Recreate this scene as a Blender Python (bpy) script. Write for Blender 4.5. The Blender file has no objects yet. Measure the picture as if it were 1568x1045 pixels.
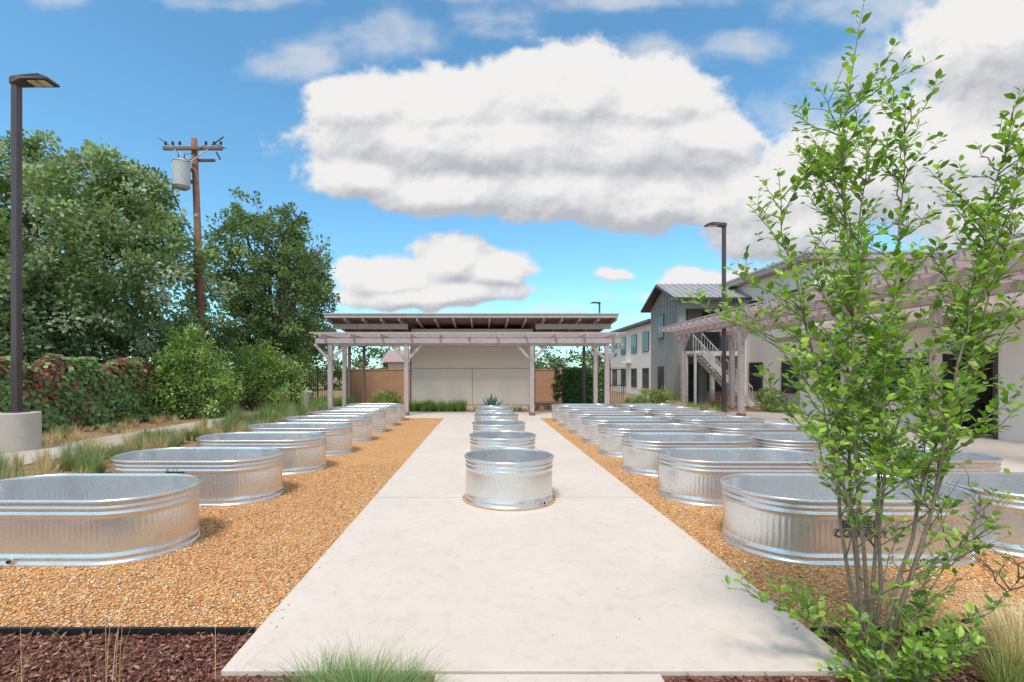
import bpy, math, random
import numpy as np
from mathutils import Vector, Matrix
rng = np.random.default_rng(7); random.seed(7)
sc = bpy.context.scene
COL = sc.collection

# ------------------------------------------------------------------ materials
def new_mat(name):
    m = bpy.data.materials.new(name); m.use_nodes = True
    nt = m.node_tree; b = nt.nodes['Principled BSDF']
    return m, nt, b
def noise(nt, scale, detail=6, rough=0.6, vec=None):
    n = nt.nodes.new('ShaderNodeTexNoise'); n.inputs['Scale'].default_value = scale
    n.inputs['Detail'].default_value = detail; n.inputs['Roughness'].default_value = rough
    if vec is not None: nt.links.new(vec, n.inputs['Vector'])
    return n
def ramp(nt, fac, stops):
    r = nt.nodes.new('ShaderNodeValToRGB'); e = r.color_ramp.elements
    while len(e) < len(stops): e.new(0.5)
    for el, (p, c) in zip(e, stops):
        el.position = p; el.color = (*c, 1)
    nt.links.new(fac, r.inputs[0]); return r
def objco(nt):
    g = nt.nodes.new('ShaderNodeNewGeometry'); return g.outputs['Position']
def bump(nt, b, h, strength, dist):
    bp = nt.nodes.new('ShaderNodeBump'); bp.inputs['Strength'].default_value = strength
    bp.inputs['Distance'].default_value = dist
    nt.links.new(h, bp.inputs['Height']); nt.links.new(bp.outputs[0], b.inputs['Normal']); return bp
def mix(nt, fac, a, bb, mode='MIX'):
    m = nt.nodes.new('ShaderNodeMix'); m.data_type = 'RGBA'; m.blend_type = mode
    for i, v in ((0, fac), (6, a), (7, bb)):
        if hasattr(v, 'node'): nt.links.new(v, m.inputs[i])
        elif i == 0: m.inputs[0].default_value = v
        else: m.inputs[i].default_value = (*v, 1)
    return m.outputs[2]

def simple_mat(name, c, rough=0.7, metal=0.0, var=0.15, vs=3.0, bs=60, bstr=0.15, bdist=0.004):
    m, nt, b = new_mat(name); p = objco(nt)
    n1 = noise(nt, vs, 4, 0.65, p)
    r = ramp(nt, n1.outputs[0], [(0.3, tuple(x*(1-var) for x in c)), (0.7, tuple(min(1, x*(1+var)) for x in c))])
    nt.links.new(r.outputs[0], b.inputs['Base Color'])
    b.inputs['Roughness'].default_value = rough; b.inputs['Metallic'].default_value = metal
    n2 = noise(nt, bs, 3, 0.6, p); bump(nt, b, n2.outputs[0], bstr, bdist)
    return m

def concrete_mat(name, c, stain=0.10):
    m, nt, b = new_mat(name); p = objco(nt)
    a = noise(nt, 0.7, 6, 0.65, p); bq = noise(nt, 7, 6, 0.75, p); f = noise(nt, 140, 3, 0.6, p)
    r1 = ramp(nt, a.outputs[0], [(0.3, tuple(x*(1-stain) for x in c)), (0.65, c)])
    r2 = ramp(nt, bq.outputs[0], [(0.25, (0.82, 0.79, 0.76)), (0.5, (1, 1, 1))])
    r3 = ramp(nt, f.outputs[0], [(0.25, (0.84, 0.83, 0.81)), (0.6, (1, 1, 1))])
    k = mix(nt, 0.8, r1.outputs[0], r2.outputs[0], 'MULTIPLY')
    k = mix(nt, 0.8, k, r3.outputs[0], 'MULTIPLY')
    v = nt.nodes.new('ShaderNodeTexVoronoi'); v.inputs['Scale'].default_value = 9; nt.links.new(p, v.inputs['Vector'])
    sp = ramp(nt, v.outputs['Distance'], [(0.035, (0.5, 0.46, 0.42)), (0.06, (1, 1, 1))]); k = mix(nt, 0.6, k, sp.outputs[0], 'MULTIPLY')
    nt.links.new(k, b.inputs['Base Color']); b.inputs['Roughness'].default_value = 0.85
    bump(nt, b, f.outputs[0], 0.25, 0.003); return m

def gravel_mat(name, cols, scale, lo=0.84):
    m, nt, b = new_mat(name); p = objco(nt)
    v = nt.nodes.new('ShaderNodeTexVoronoi'); v.inputs['Scale'].default_value = scale
    nt.links.new(p, v.inputs['Vector'])
    sep = nt.nodes.new('ShaderNodeSeparateColor'); nt.links.new(v.outputs['Color'], sep.inputs[0])
    st = [(i/(len(cols)-1), c) for i, c in enumerate(cols)]
    r = ramp(nt, sep.outputs[0], st)
    big = noise(nt, 0.8, 5, 0.6, p); rb = ramp(nt, big.outputs[0], [(0.3, (lo, lo, lo)), (0.7, (1.0, 1.0, 1.0))])
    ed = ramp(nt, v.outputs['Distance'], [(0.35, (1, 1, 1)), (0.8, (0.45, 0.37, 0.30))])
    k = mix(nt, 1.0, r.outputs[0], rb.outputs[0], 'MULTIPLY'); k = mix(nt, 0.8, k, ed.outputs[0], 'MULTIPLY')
    nt.links.new(k, b.inputs['Base Color']); b.inputs['Roughness'].default_value = 0.9
    inv = nt.nodes.new('ShaderNodeMath'); inv.operation = 'SUBTRACT'; inv.inputs[0].default_value = 1
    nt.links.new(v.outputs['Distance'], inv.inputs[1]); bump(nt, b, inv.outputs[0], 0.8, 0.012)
    return m

def attr_mat(name, rough=0.6, trans=0.0, spec=0.3):
    m, nt, b = new_mat(name)
    a = nt.nodes.new('ShaderNodeAttribute'); a.attribute_name = 'Col'; k = a.outputs['Color']
    nt.links.new(k, b.inputs['Base Color']); b.inputs['Roughness'].default_value = rough
    b.inputs['Specular IOR Level'].default_value = spec
    if trans > 0:
        t = nt.nodes.new('ShaderNodeBsdfTranslucent')
        k2 = mix(nt, 1.0, k, (1.25, 1.35, 0.6), 'MULTIPLY'); nt.links.new(k2, t.inputs[0])
        ms = nt.nodes.new('ShaderNodeMixShader'); ms.inputs[0].default_value = trans
        nt.links.new(b.outputs[0], ms.inputs[1]); nt.links.new(t.outputs[0], ms.inputs[2])
        nt.links.new(ms.outputs[0], nt.nodes['Material Output'].inputs[0])
    return m

M = {}
M['conc'] = concrete_mat('concrete', (0.78, 0.675, 0.59))
M['conc2'] = concrete_mat('concrete_grey', (0.62, 0.55, 0.48), 0.18)
M['joint'] = simple_mat('joint_dark', (0.22, 0.19, 0.165), 0.95)
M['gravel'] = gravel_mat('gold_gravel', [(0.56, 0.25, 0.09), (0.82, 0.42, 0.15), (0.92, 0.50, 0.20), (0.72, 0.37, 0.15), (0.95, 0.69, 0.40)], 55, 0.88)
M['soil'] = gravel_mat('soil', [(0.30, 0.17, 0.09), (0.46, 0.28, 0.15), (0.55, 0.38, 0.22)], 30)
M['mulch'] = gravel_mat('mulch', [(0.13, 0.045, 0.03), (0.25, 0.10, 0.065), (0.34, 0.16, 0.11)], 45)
M['stucco'] = simple_mat('cream_stucco', (0.70, 0.58, 0.49), 0.9, 0, 0.04, 0.7, 90, 0.3, 0.006)
M['white'] = simple_mat('white_stucco', (0.84, 0.775, 0.70), 0.9, 0, 0.03, 0.7, 90, 0.25, 0.006)
M['mauve'] = simple_mat('mauve_wood', (0.49, 0.395, 0.38), 0.65, 0, 0.12, 6, 50, 0.15)
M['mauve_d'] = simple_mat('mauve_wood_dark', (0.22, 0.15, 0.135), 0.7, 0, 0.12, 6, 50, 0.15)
M['black'] = simple_mat('black_metal', (0.02, 0.02, 0.022), 0.45, 0.3)
M['darkbrown'] = simple_mat('bronze_metal', (0.105, 0.078, 0.08), 0.45, 0.35)
M['grey'] = simple_mat('grey_siding', (0.31, 0.305, 0.285), 0.75, 0, 0.06, 1.5)
M['whitetrim'] = simple_mat('white_trim', (0.75, 0.72, 0.69), 0.5)
M['glass'] = simple_mat('window_glass', (0.03, 0.04, 0.05), 0.12, 0, 0.3, 0.8, 2, 0.05)
M['bark'] = simple_mat('bark', (0.16, 0.12, 0.09), 0.95, 0, 0.35, 12, 40, 0.8, 0.02)
M['sapbark'] = simple_mat('sapling_bark', (0.25, 0.205, 0.15), 0.85, 0, 0.35, 30, 120, 0.4, 0.004)
M['polewood'] = simple_mat('pole_wood', (0.26, 0.13, 0.08), 0.9, 0, 0.3, 3, 40, 0.5, 0.01)
M['greymetal'] = simple_mat('grey_paint_metal', (0.55, 0.54, 0.54), 0.5, 0.1)
M['roofmetal'] = simple_mat('standing_seam_roof', (0.35, 0.34, 0.35), 0.65, 0.0)
M['rooftile'] = simple_mat('mauve_shingle', (0.42, 0.30, 0.28), 0.9, 0, 0.2, 8, 30, 0.4, 0.02)
M['tanint'] = simple_mat('interior_tan', (0.42, 0.27, 0.17), 0.8)
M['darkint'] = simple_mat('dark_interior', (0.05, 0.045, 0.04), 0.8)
M['blacklabel'] = simple_mat('label_black', (0.03, 0.03, 0.035), 0.6)
M['lens'] = simple_mat('lamp_lens', (0.75, 0.68, 0.45), 0.3)
M['leaf'] = attr_mat('leaf', 0.45, 0.25, 0.4)
M['leafgloss'] = attr_mat('leaf_glossy', 0.38, 0.38, 0.45)
M['grass'] = attr_mat('grass', 0.7, 0.25, 0.2)
M['stones'] = attr_mat('stones', 0.9, 0, 0.2)
m, nt, b = new_mat('tan_block')
tc = nt.nodes.new('ShaderNodeTexCoord'); mp = nt.nodes.new('ShaderNodeMapping'); mp.inputs['Rotation'].default_value = (math.radians(90), 0, 0)
nt.links.new(tc.outputs['Object'], mp.inputs[0])
bk = nt.nodes.new('ShaderNodeTexBrick'); nt.links.new(mp.outputs[0], bk.inputs[0])
bk.inputs['Color1'].default_value = (0.58, 0.33, 0.20, 1); bk.inputs['Color2'].default_value = (0.52, 0.29, 0.17, 1)
bk.inputs['Mortar'].default_value = (0.40, 0.24, 0.15, 1); bk.inputs['Scale'].default_value = 1
bk.inputs['Brick Width'].default_value = 0.4; bk.inputs['Row Height'].default_value = 0.2; bk.inputs['Mortar Size'].default_value = 0.008
nt.links.new(bk.outputs[0], b.inputs['Base Color']); b.inputs['Roughness'].default_value = 0.9
M['tan'] = m
m, nt, b = new_mat('galvanised_steel')
tc = nt.nodes.new('ShaderNodeTexCoord')
vo = nt.nodes.new('ShaderNodeTexVoronoi'); vo.inputs['Scale'].default_value = 45; nt.links.new(tc.outputs['Object'], vo.inputs['Vector'])
sp = nt.nodes.new('ShaderNodeSeparateColor'); nt.links.new(vo.outputs['Color'], sp.inputs[0])
r = ramp(nt, sp.outputs[0], [(0, (0.74, 0.745, 0.75)), (1, (0.81, 0.81, 0.81))])
gp = objco(nt); n1 = noise(nt, 2.2, 5, 0.6, gp); rr = ramp(nt, n1.outputs[0], [(0.35, (0.94, 0.93, 0.915)), (0.6, (1, 1, 1))])
k = mix(nt, 1.0, r.outputs[0], rr.outputs[0], 'MULTIPLY'); nt.links.new(k, b.inputs['Base Color'])
b.inputs['Metallic'].default_value = 0.82
n2 = noise(nt, 4, 3, 0.5, gp)
mr = nt.nodes.new('ShaderNodeMapRange'); mr.inputs[1].default_value = 0.3; mr.inputs[2].default_value = 0.7; mr.inputs[3].default_value = 0.24; mr.inputs[4].default_value = 0.32
nt.links.new(n2.outputs[0], mr.inputs[0]); nt.links.new(mr.outputs[0], b.inputs['Roughness'])
n3 = noise(nt, 2.5, 2, 0.5, gp); bump(nt, b, n3.outputs[0], 0.18, 0.02)
M['galv'] = m

# ------------------------------------------------------------------ mesh helpers
def add_obj(name, me, parent=None, loc=None):
    o = bpy.data.objects.new(name, me); COL.objects.link(o)
    if parent: o.parent = parent
    if loc: o.location = loc
    return o
def empty(name, loc=(0, 0, 0)):
    o = bpy.data.objects.new(name, None); o.empty_display_size = 0.2; COL.objects.link(o); o.location = loc; return o

class MB:
    def __init__(s): s.v = []; s.f = []; s.m = []; s.mats = []
    def mi(s, mat):
        if mat not in s.mats: s.mats.append(mat)
        return s.mats.index(mat)
    def hexa(s, vs, mat):
        i = len(s.v); s.v += vs; k = s.mi(mat)
        for f in ((0,3,2,1),(4,5,6,7),(0,1,5,4),(1,2,6,5),(2,3,7,6),(3,0,4,7)):
            s.f.append([i+a for a in f]); s.m.append(k)
    def box(s, x0, x1, y0, y1, z0, z1, mat):
        x0, x1 = sorted((x0, x1)); y0, y1 = sorted((y0, y1)); z0, z1 = sorted((z0, z1))
        s.hexa([(x0,y0,z0),(x1,y0,z0),(x1,y1,z0),(x0,y1,z0),(x0,y0,z1),(x1,y0,z1),(x1,y1,z1),(x0,y1,z1)], mat)
    def slab(s, p, th, mat):
        s.hexa([tuple(q) for q in p]+[(q[0],q[1],q[2]+th) for q in p], mat)
    def beam(s, a, b, w, h, mat):
        a = Vector(a); b = Vector(b); d = (b-a).normalized()
        up = Vector((0,0,1)) if abs(d.z) < 0.95 else Vector((0,1,0))
        r = d.cross(up).normalized(); u = r.cross(d).normalized(); i = len(s.v)
        for p in (a, b):
            for sx, sy in ((-1,-1),(1,-1),(1,1),(-1,1)):
                s.v.append(tuple(p + r*sx*w/2 + u*sy*h/2))
        k = s.mi(mat)
        for f in ((0,1,2,3),(7,6,5,4),(0,4,5,1),(1,5,6,2),(2,6,7,3),(3,7,4,0)):
            s.f.append([i+q for q in f]); s.m.append(k)
    def cyl(s, a, b, r0, r1, mat, n=16, cap=True):
        s.tube([a, b], [r0, r1], mat, n, cap)
    def tube(s, pts, rad, mat, n=8, cap=True):
        k = s.mi(mat); i0 = len(s.v); P = [Vector(p) for p in pts]
        for j, p in enumerate(P):
            d = (P[min(j+1, len(P)-1)] - P[max(j-1, 0)]).normalized()
            up = Vector((0,1,0)) if abs(d.y) < 0.9 else Vector((1,0,0))
            r = d.cross(up).normalized(); u = r.cross(d)
            for q in range(n):
                t = 2*math.pi*q/n; s.v.append(tuple(p + (r*math.cos(t) + u*math.sin(t))*rad[j]))
        for j in range(len(P)-1):
            for q in range(n):
                a = i0+j*n+q; b2 = i0+j*n+(q+1) % n
                s.f.append([a, b2, b2+n, a+n]); s.m.append(k)
        if cap:
            s.f.append([i0+q for q in range(n)][::-1]); s.m.append(k)
            s.f.append([i0+(len(P)-1)*n+q for q in range(n)]); s.m.append(k)
    def poly(s, pts, mat):
        i = len(s.v); s.v += [tuple(p) for p in pts]; s.f.append(list(range(i, i+len(pts)))); s.m.append(s.mi(mat))
    def build(s, name, parent=None, bevel=0, smooth=False, loc=None):
        me = bpy.data.meshes.new(name); me.from_pydata(s.v, [], s.f)
        for mt in s.mats: me.materials.append(mt)
        me.polygons.foreach_set('material_index', s.m)
        if smooth: me.polygons.foreach_set('use_smooth', [True]*len(s.f))
        me.update(); o = add_obj(name, me, parent, loc)
        if bevel:
            bm = o.modifiers.new('bev', 'BEVEL'); bm.width = bevel; bm.segments = 2; bm.limit_method = 'ANGLE'
        return o

def mesh_np(name, V, F, mat, C=None, parent=None, smooth=False):
    me = bpy.data.meshes.new(name); V = np.asarray(V, np.float32); F = np.asarray(F, np.int32)
    me.vertices.add(len(V)); me.vertices.foreach_set('co', V.ravel())
    me.loops.add(F.size); me.loops.foreach_set('vertex_index', F.ravel())
    me.polygons.add(len(F)); me.polygons.foreach_set('loop_start', np.arange(0, F.size, F.shape[1], dtype=np.int32))
    if smooth: me.polygons.foreach_set('use_smooth', np.ones(len(F), bool))
    me.update(calc_edges=True)
    if C is not None:
        a = me.color_attributes.new('Col', 'FLOAT_COLOR', 'POINT')
        c4 = np.ones((len(V), 4), np.float32); c4[:, :3] = C; a.data.foreach_set('color', c4.ravel())
    me.materials.append(mat); return add_obj(name, me, parent)

def inst(T, TF, P, D, Nn, S, C):
    D = D/np.linalg.norm(D, axis=1, keepdims=True)
    R = np.cross(D, Nn); R /= (np.linalg.norm(R, axis=1, keepdims=True)+1e-9); U = np.cross(R, D)
    S = S[:, None, None] if S.ndim == 1 else S[:, None, :]
    t = T[None]*S
    V = P[:, None] + t[..., 0:1]*R[:, None] + t[..., 1:2]*D[:, None] + t[..., 2:3]*U[:, None]
    n, k = len(P), len(T)
    F = TF[None] + (np.arange(n)*k)[:, None, None]
    return V.reshape(-1, 3), F.reshape(-1, TF.shape[1]), np.repeat(C, k, axis=0)
LEAF_T = np.array([[0,0,0],[0.30,0.45,0.06],[0,1,0],[-0.30,0.45,0.06]]); LEAF_F = np.array([[0,1,2,3]])
L2_T = np.array([[0,0,0],[0.0,0.14,0],[0.20,0.40,0.05],[0.0,0.45,-0.02],[-0.20,0.40,0.05],[0.22,0.66,0.04],[0,0.74,-0.03],[-0.22,0.66,0.04],[0,1.0,-0.08]])
L2_F = np.array([[1,2,3],[1,3,4],[2,5,6],[2,6,3],[4,3,6],[4,6,7],[5,8,6],[7,6,8]])
def rdir(n):
    v = rng.normal(size=(n, 3)); return v/np.linalg.norm(v, axis=1, keepdims=True)

def crown(name, ells, nclump, per, clr, size, cols, parent, shell=0.5, mat=None, flat=0.8, droop=0.2):
    Ps, Ds, Cs = [], [], []
    vol = np.array([e[3]*e[4]*e[5] for e in ells])**(2/3); pr = vol/vol.sum()
    idx = rng.choice(len(ells), nclump, p=pr)
    for i in idx:
        e = ells[i]; d = rdir(1)[0]; rr = shell + (1-shell)*rng.random()**0.6
        if rng.random() < 0.15: rr *= 1.1
        c = np.array(e[:3]) + d*np.array(e[3:6])*rr
        r = clr*rng.uniform(0.6, 1.3); n = int(per*rng.uniform(0.6, 1.3))
        q = rdir(n)*(rng.random(n)**0.45)[:, None]*r*np.array([1, 1, flat])
        P = c+q; o = q/r + d*0.6 + rng.normal(size=(n, 3))*0.5; o[:, 2] -= droop
        base = np.array(cols[rng.integers(len(cols))]); br = rng.uniform(0.75, 1.25)
        C = base*br*rng.uniform(0.7, 1.35, (n, 1)); Ps.append(P); Ds.append(o); Cs.append(C)
    P = np.vstack(Ps); D = np.vstack(Ds); C = np.vstack(Cs)
    ok = P[:, 2] > 0.03; P, D, C = P[ok], D[ok], C[ok]
    Nn = rdir(len(P)) + np.array([0, 0, 0.8])
    S = size*rng.uniform(0.6, 1.25, len(P))
    V, F, CC = inst(LEAF_T, LEAF_F, P, D, Nn, S, C)
    return mesh_np(name, V, F, mat or M['leaf'], CC, parent)

def limbs(name, base, top_pts, r, mat, parent, seed=1):
    rs = random.Random(seed); mb = MB(); base = Vector(base)
    for t in top_pts:
        t = Vector(t); mid = base.lerp(t, 0.45); mid.z = base.z + (t.z-base.z)*0.55; mid += Vector((rs.uniform(-.2,.2), rs.uniform(-.2,.2), 0))
        mb.tube([base, base.lerp(mid, 0.5)+Vector((rs.uniform(-.1,.1),0,0)), mid, mid.lerp(t, 0.5)+Vector((rs.uniform(-.2,.2),rs.uniform(-.2,.2),0)), t], [r*0.8, r*0.6, r*0.42, r*0.25, r*0.06], mat, 7)
        for k in range(4):
            s = mid.lerp(t, rs.uniform(0, 0.8)); e = s+Vector((rs.uniform(-1.3,1.3), rs.uniform(-1.3,1.3), rs.uniform(0.3,1.4)))
            mb.tube([s, s.lerp(e, .5)+Vector((0,0,-.1)), e], [r*0.2, r*0.12, r*0.03], mat, 5)
    return mb.build(name, parent, smooth=True)

def grass(name, tufts, cols, mat=None, parent=None):
    V, F, C = [], [], []; off = 0
    for (x, y, z, h, sp, n, ci, w) in tufts:
        a = rng.random(n)*2*np.pi; rad = rng.random(n)**0.5*sp*0.25
        lean = rng.uniform(0.1, 1.0, n)*sp; hh = h*rng.uniform(0.55, 1.1, n)
        bx = x+np.cos(a)*rad; by = y+np.sin(a)*rad; a2 = a+rng.normal(size=n)*0.5
        dx, dy = np.cos(a2), np.sin(a2); px, py = -dy, dx
        cc = np.array(cols[ci])*rng.uniform(0.65, 1.35, (n, 1)); ww = w*rng.uniform(0.6, 1.2, n)
        rows = []
        for t, wf in ((0, 1), (0.4, 0.9), (0.75, 0.6), (1, 0.08)):
            cx = bx+dx*lean*t**1.8; cy = by+dy*lean*t**1.8; cz = z+hh*(t-0.22*t*t*t*(lean/max(sp, 1e-3)))
            for s in (-1, 1): rows.append(np.stack([cx+px*ww*wf*s/2, cy+py*ww*wf*s/2, cz], 1))
        B = np.stack(rows, 1)
        V.append(B.reshape(-1, 3)); C.append(np.repeat(cc, 8, 0))
        f = np.array([[0,1,3,2],[2,3,5,4],[4,5,7,6]]); F.append((f[None]+(np.arange(n)*8)[:, None, None]).reshape(-1, 4)+off); off += n*8
    return mesh_np(name, np.vstack(V), np.vstack(F), mat or M['grass'], np.vstack(C), parent)

# ------------------------------------------------------------------ ground
def sheet(name, x0, x1, y0, y1, z, mat):
    mb = MB(); mb.poly([(x0,y0,z),(x1,y0,z),(x1,y1,z),(x0,y1,z)], mat); return mb.build(name)
sheet('ground', -400, 400, -60, 900, -0.02, M['soil'])
sheet('bark_mulch', -8.6, 8.4, -1.0, 3.2, -0.012, M['mulch'])
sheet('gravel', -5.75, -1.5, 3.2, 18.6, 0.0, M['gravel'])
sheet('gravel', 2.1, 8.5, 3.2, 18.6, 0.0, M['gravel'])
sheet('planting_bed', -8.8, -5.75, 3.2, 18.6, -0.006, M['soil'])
mb = MB()
PX0, PX1 = -1.54, 2.22
ys = [2.74, 6.63, 10.45, 14.2, 18.55]
for i in range(len(ys)-1):
    mb.box(PX0, PX1, ys[i]+0.018, ys[i+1]-0.018, -0.1, 0.02, M['conc'])
mb.box(-0.28, 1.03, -1.0, 2.735, -0.1, 0.016, M['conc'])
mb.box(PX0+0.01, PX1-0.01, 2.76, 18.5, -0.09, 0.004, M['joint'])
mb.build('concrete_path', bevel=0.007)
mb = MB()
for i in range(6): mb.box(-10.4+i*4.05, -10.4+(i+1)*4.05-0.012, 18.58, 21.5, -0.1, 0.02, M['conc'])
mb.build('concrete_pavement', bevel=0.006)
mb = MB()
for i in range(9): mb.box(-10.4, -8.75, 2+i*1.82, 2+(i+1)*1.82-0.012, -0.1, 0.03, M['conc2'])
mb.build('concrete_walkway', bevel=0.006)
mb = MB()
for j in range(3):
    for i in range(7): mb.box(8.5+j*1.7, 8.5+(j+1)*1.7-0.01, 1+i*2.5, 1+(i+1)*2.5-0.01, -0.1, 0.02, M['conc'])
mb.build('concrete_patio', bevel=0.006)
mb = MB()
mb.box(-8.7, PX0-0.01, 3.18, 3.205, -0.05, 0.035, M['black']); mb.box(PX1+0.01, 8.4, 3.18, 3.205, -0.05, 0.035, M['black'])
mb.box(-5.77, -5.745, 3.21, 18.5, -0.05, 0.02, M['black'])
mb.build('garden_edging')

ico = np.array([[0,0,1],[0.9,0,.1],[0.2,.85,0],[-.8,.4,.05],[-.7,-.6,0],[.3,-.9,.1],[0,0,-.8]])
icf = np.array([[0,1,2],[0,2,3],[0,3,4],[0,4,5],[0,5,1],[6,2,1],[6,3,2],[6,4,3],[6,5,4],[6,1,5]])
def stones(name, regs, cols, size, z, flat=0.6, stretch=1.0, jit=0.0):
    Ps = []
    for (x0, x1, y0, y1, n) in regs:
        t = rng.random(n)**1.5
        Ps.append(np.stack([rng.uniform(x0, x1, n), y0+(y1-y0)*t, np.full(n, z)+rng.random(n)*jit], 1))
    P = np.vstack(Ps); n = len(P); D = rdir(n); D[:, 2] *= 0.3; Nn = rdir(n)*0.6+np.array([0, 0, 1])
    S = size*rng.uniform(0.5, 1.3, (n, 1))*np.stack([rng.uniform(.6, 1, n), rng.uniform(.8, 1.2, n)*stretch, rng.uniform(.5, 1, n)*flat], 1)
    C = np.minimum(np.array(cols)[rng.integers(len(cols), size=n)]*rng.uniform(0.75, 1.2, (n, 1)), 0.95)
    V, F, CC = inst(ico, icf, P, D, Nn, S, C); return mesh_np(name, V, F, M['stones'], CC)
GC = [(0.88,0.45,0.17),(0.93,0.56,0.25),(0.74,0.34,0.12),(0.95,0.74,0.48),(0.60,0.28,0.12),(0.91,0.50,0.20),(0.44,0.27,0.17),(0.70,0.56,0.42)]
stones('gravel_stones', [(-5.7,-1.56,3.22,9,28000),(2.24,6.0,3.22,9,17000)], GC, 0.0145, 0.005)
MC = [(0.22,0.085,0.06),(0.34,0.14,0.10),(0.14,0.055,0.04),(0.46,0.25,0.18)]
stones('mulch_chips', [(-4.5,-1.56,2.0,3.17,9000),(-1.56,-0.3,1.8,2.72,3500),(1.05,5,1.8,2.72,6000),(2.25,5,2.7,3.17,3000)], MC, 0.012, -0.006, 0.45, 2.4, 0.02)
stones('path_pebbles', [(-1.53,-1.42,3.2,12,90),(2.08,2.2,3.2,12,90),(-1.2,2.0,3,9,25)], GC, 0.008, 0.023)

# ------------------------------------------------------------------ tanks
def tank_mesh(name, length, width, H=0.61):
    R = width/2; st = max(0, length-width)/2; pts = []; nor = []; step = 0.0125
    ns = int(round(2*st/step/4))*4; na = int(round(math.pi*R/step/4))*4
    for i in range(ns): pts.append((-st+2*st*i/ns, -R)); nor.append((0, -1))
    for i in range(na):
        a = -math.pi/2+math.pi*i/na; pts.append((st+R*math.cos(a), R*math.sin(a))); nor.append((math.cos(a), math.sin(a)))
    for i in range(ns): pts.append((st-2*st*i/ns, R)); nor.append((0, 1))
    for i in range(na):
        a = math.pi/2+math.pi*i/na; pts.append((-st+R*math.cos(a), R*math.sin(a))); nor.append((math.cos(a), math.sin(a)))
    pts = np.array(pts); nor = np.array(nor); n = len(pts)
    rib = 0.0024*np.cos(np.arange(n)*2*np.pi/4.0)
    prof = [(.013,0,0),(.016,.012,0),(.010,.024,0),(0,.028,0),(0,.062,0),(.008,.070,0),(.008,.078,0),(0,.086,0),(0,.125,0),(0,.14,1),(0,.25,1),(0,.36,1),(0,.405,1),(0,.42,0),
            (0,.455,0),(.009,.463,0),(.009,.473,0),(0,.481,0),(0,.515,0),(.008,.522,0),(.008,.53,0),(0,.537,0),(0,.565,0),(.010,.568,0),(.022,.576,0),(.026,.590,0),(.020,.603,0),(.008,.610,0),(-.003,.606,0),(-.008,.595,0),
            (-.006,.57,0),(-.005,.47,0),(-.005,.42,0),(-.005,.40,1),(-.005,.14,1),(-.005,.12,0),(-.006,.05,0),(-.05,.045,0)]
    V = []
    for (o, z, rb) in prof:
        off = o + (rib if rb else 0)
        xy = pts + nor*(np.zeros(n)+off)[:, None]; V.append(np.column_stack([xy, np.full(n, z*H/0.61)]))
    V = np.vstack(V); F = []
    i = np.arange(n); j = (i+1) % n
    for k in range(len(prof)-1): F.append(np.stack([k*n+i, k*n+j, (k+1)*n+j, (k+1)*n+i], 1))
    F = np.vstack(F).tolist(); F.append([(len(prof)-1)*n+q for q in range(n)])
    me = bpy.data.meshes.new(name); me.from_pydata(V.tolist(), [], F); me.polygons.foreach_set('use_smooth', [True]*len(F))
    me.materials.append(M['galv']); me.update(); return me
ME_OV = tank_mesh('oval_tank_mesh', 2.26, 1.12); ME_RD = tank_mesh('round_tank_mesh', 1.2, 1.2)
def plug(parent, x, y, z):
    mb = MB(); mb.cyl((x,y+0.02,z),(x,y-0.02,z),0.028,0.028,M['galv'],14); mb.cyl((x,y-0.02,z),(x,y-0.035,z),0.017,0.017,M['black'],6)
    mb.build('drain_plug', parent)
def label(parent, txt, x, y, z, size):
    cu = bpy.data.curves.new('lbl', 'FONT'); cu.body = txt; cu.size = size; cu.align_x = 'CENTER'; cu.extrude = 0.0008; cu.offset = size*0.02; cu.space_line = 0.85
    o = bpy.data.objects.new('lbl', cu); COL.objects.link(o); dg = bpy.context.evaluated_depsgraph_get()
    me = bpy.data.meshes.new_from_object(o.evaluated_get(dg)); bpy.data.objects.remove(o)
    me.materials.clear(); me.materials.append(M['blacklabel'])
    ob = add_obj('lettering', me, parent, (x, y, z)); ob.rotation_euler = (math.radians(90), 0, 0)
def oval(x, y):
    e = empty('oval_stock_tank', (x, y, 0)); add_obj('tank_body', ME_OV, e)
    e.rotation_euler = (0, 0, math.radians(random.uniform(-1.0, 1.0))); return e
for i, y in enumerate([4.86, 6.80, 8.72, 10.52, 12.38, 14.2, 16.0, 17.7]):
    e = oval(-4.08-(0.08 if i == 0 else 0), y)
    if i == 0: plug(e, -0.15, -0.565, 0.05)
    if i == 1: label(e, 'Behlen', 0.0, -0.568, 0.425, 0.09)
for i, y in enumerate([4.86, 6.75, 8.55, 10.35, 12.15, 13.95, 15.75, 17.4]):
    e = oval(3.68, y)
    if i == 0: label(e, 'BEHLEN\nCOUNTRY', -0.22, -0.574, 0.35, 0.10)
    e = oval(6.08, y+0.06)
    if i == 0: plug(e, -0.5, -0.565, 0.05)
ring = MB()
for i, y in enumerate([6.6, 8.78, 10.95, 13.05, 15.15, 17.2]):
    e = empty('round_stock_tank', (0.36, y, 0.02)); add_obj('tank_body', ME_RD, e)
    if i == 0: plug(e, 0.44, -0.43, 0.05)
    k = 40; vs = [(0.36+0.655*math.cos(2*math.pi*q/k), y+0.655*math.sin(2*math.pi*q/k), 0.0245) for q in range(k)]
    ring.poly(vs, M['gravel'])
ring.build('gravel_rings')
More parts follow.
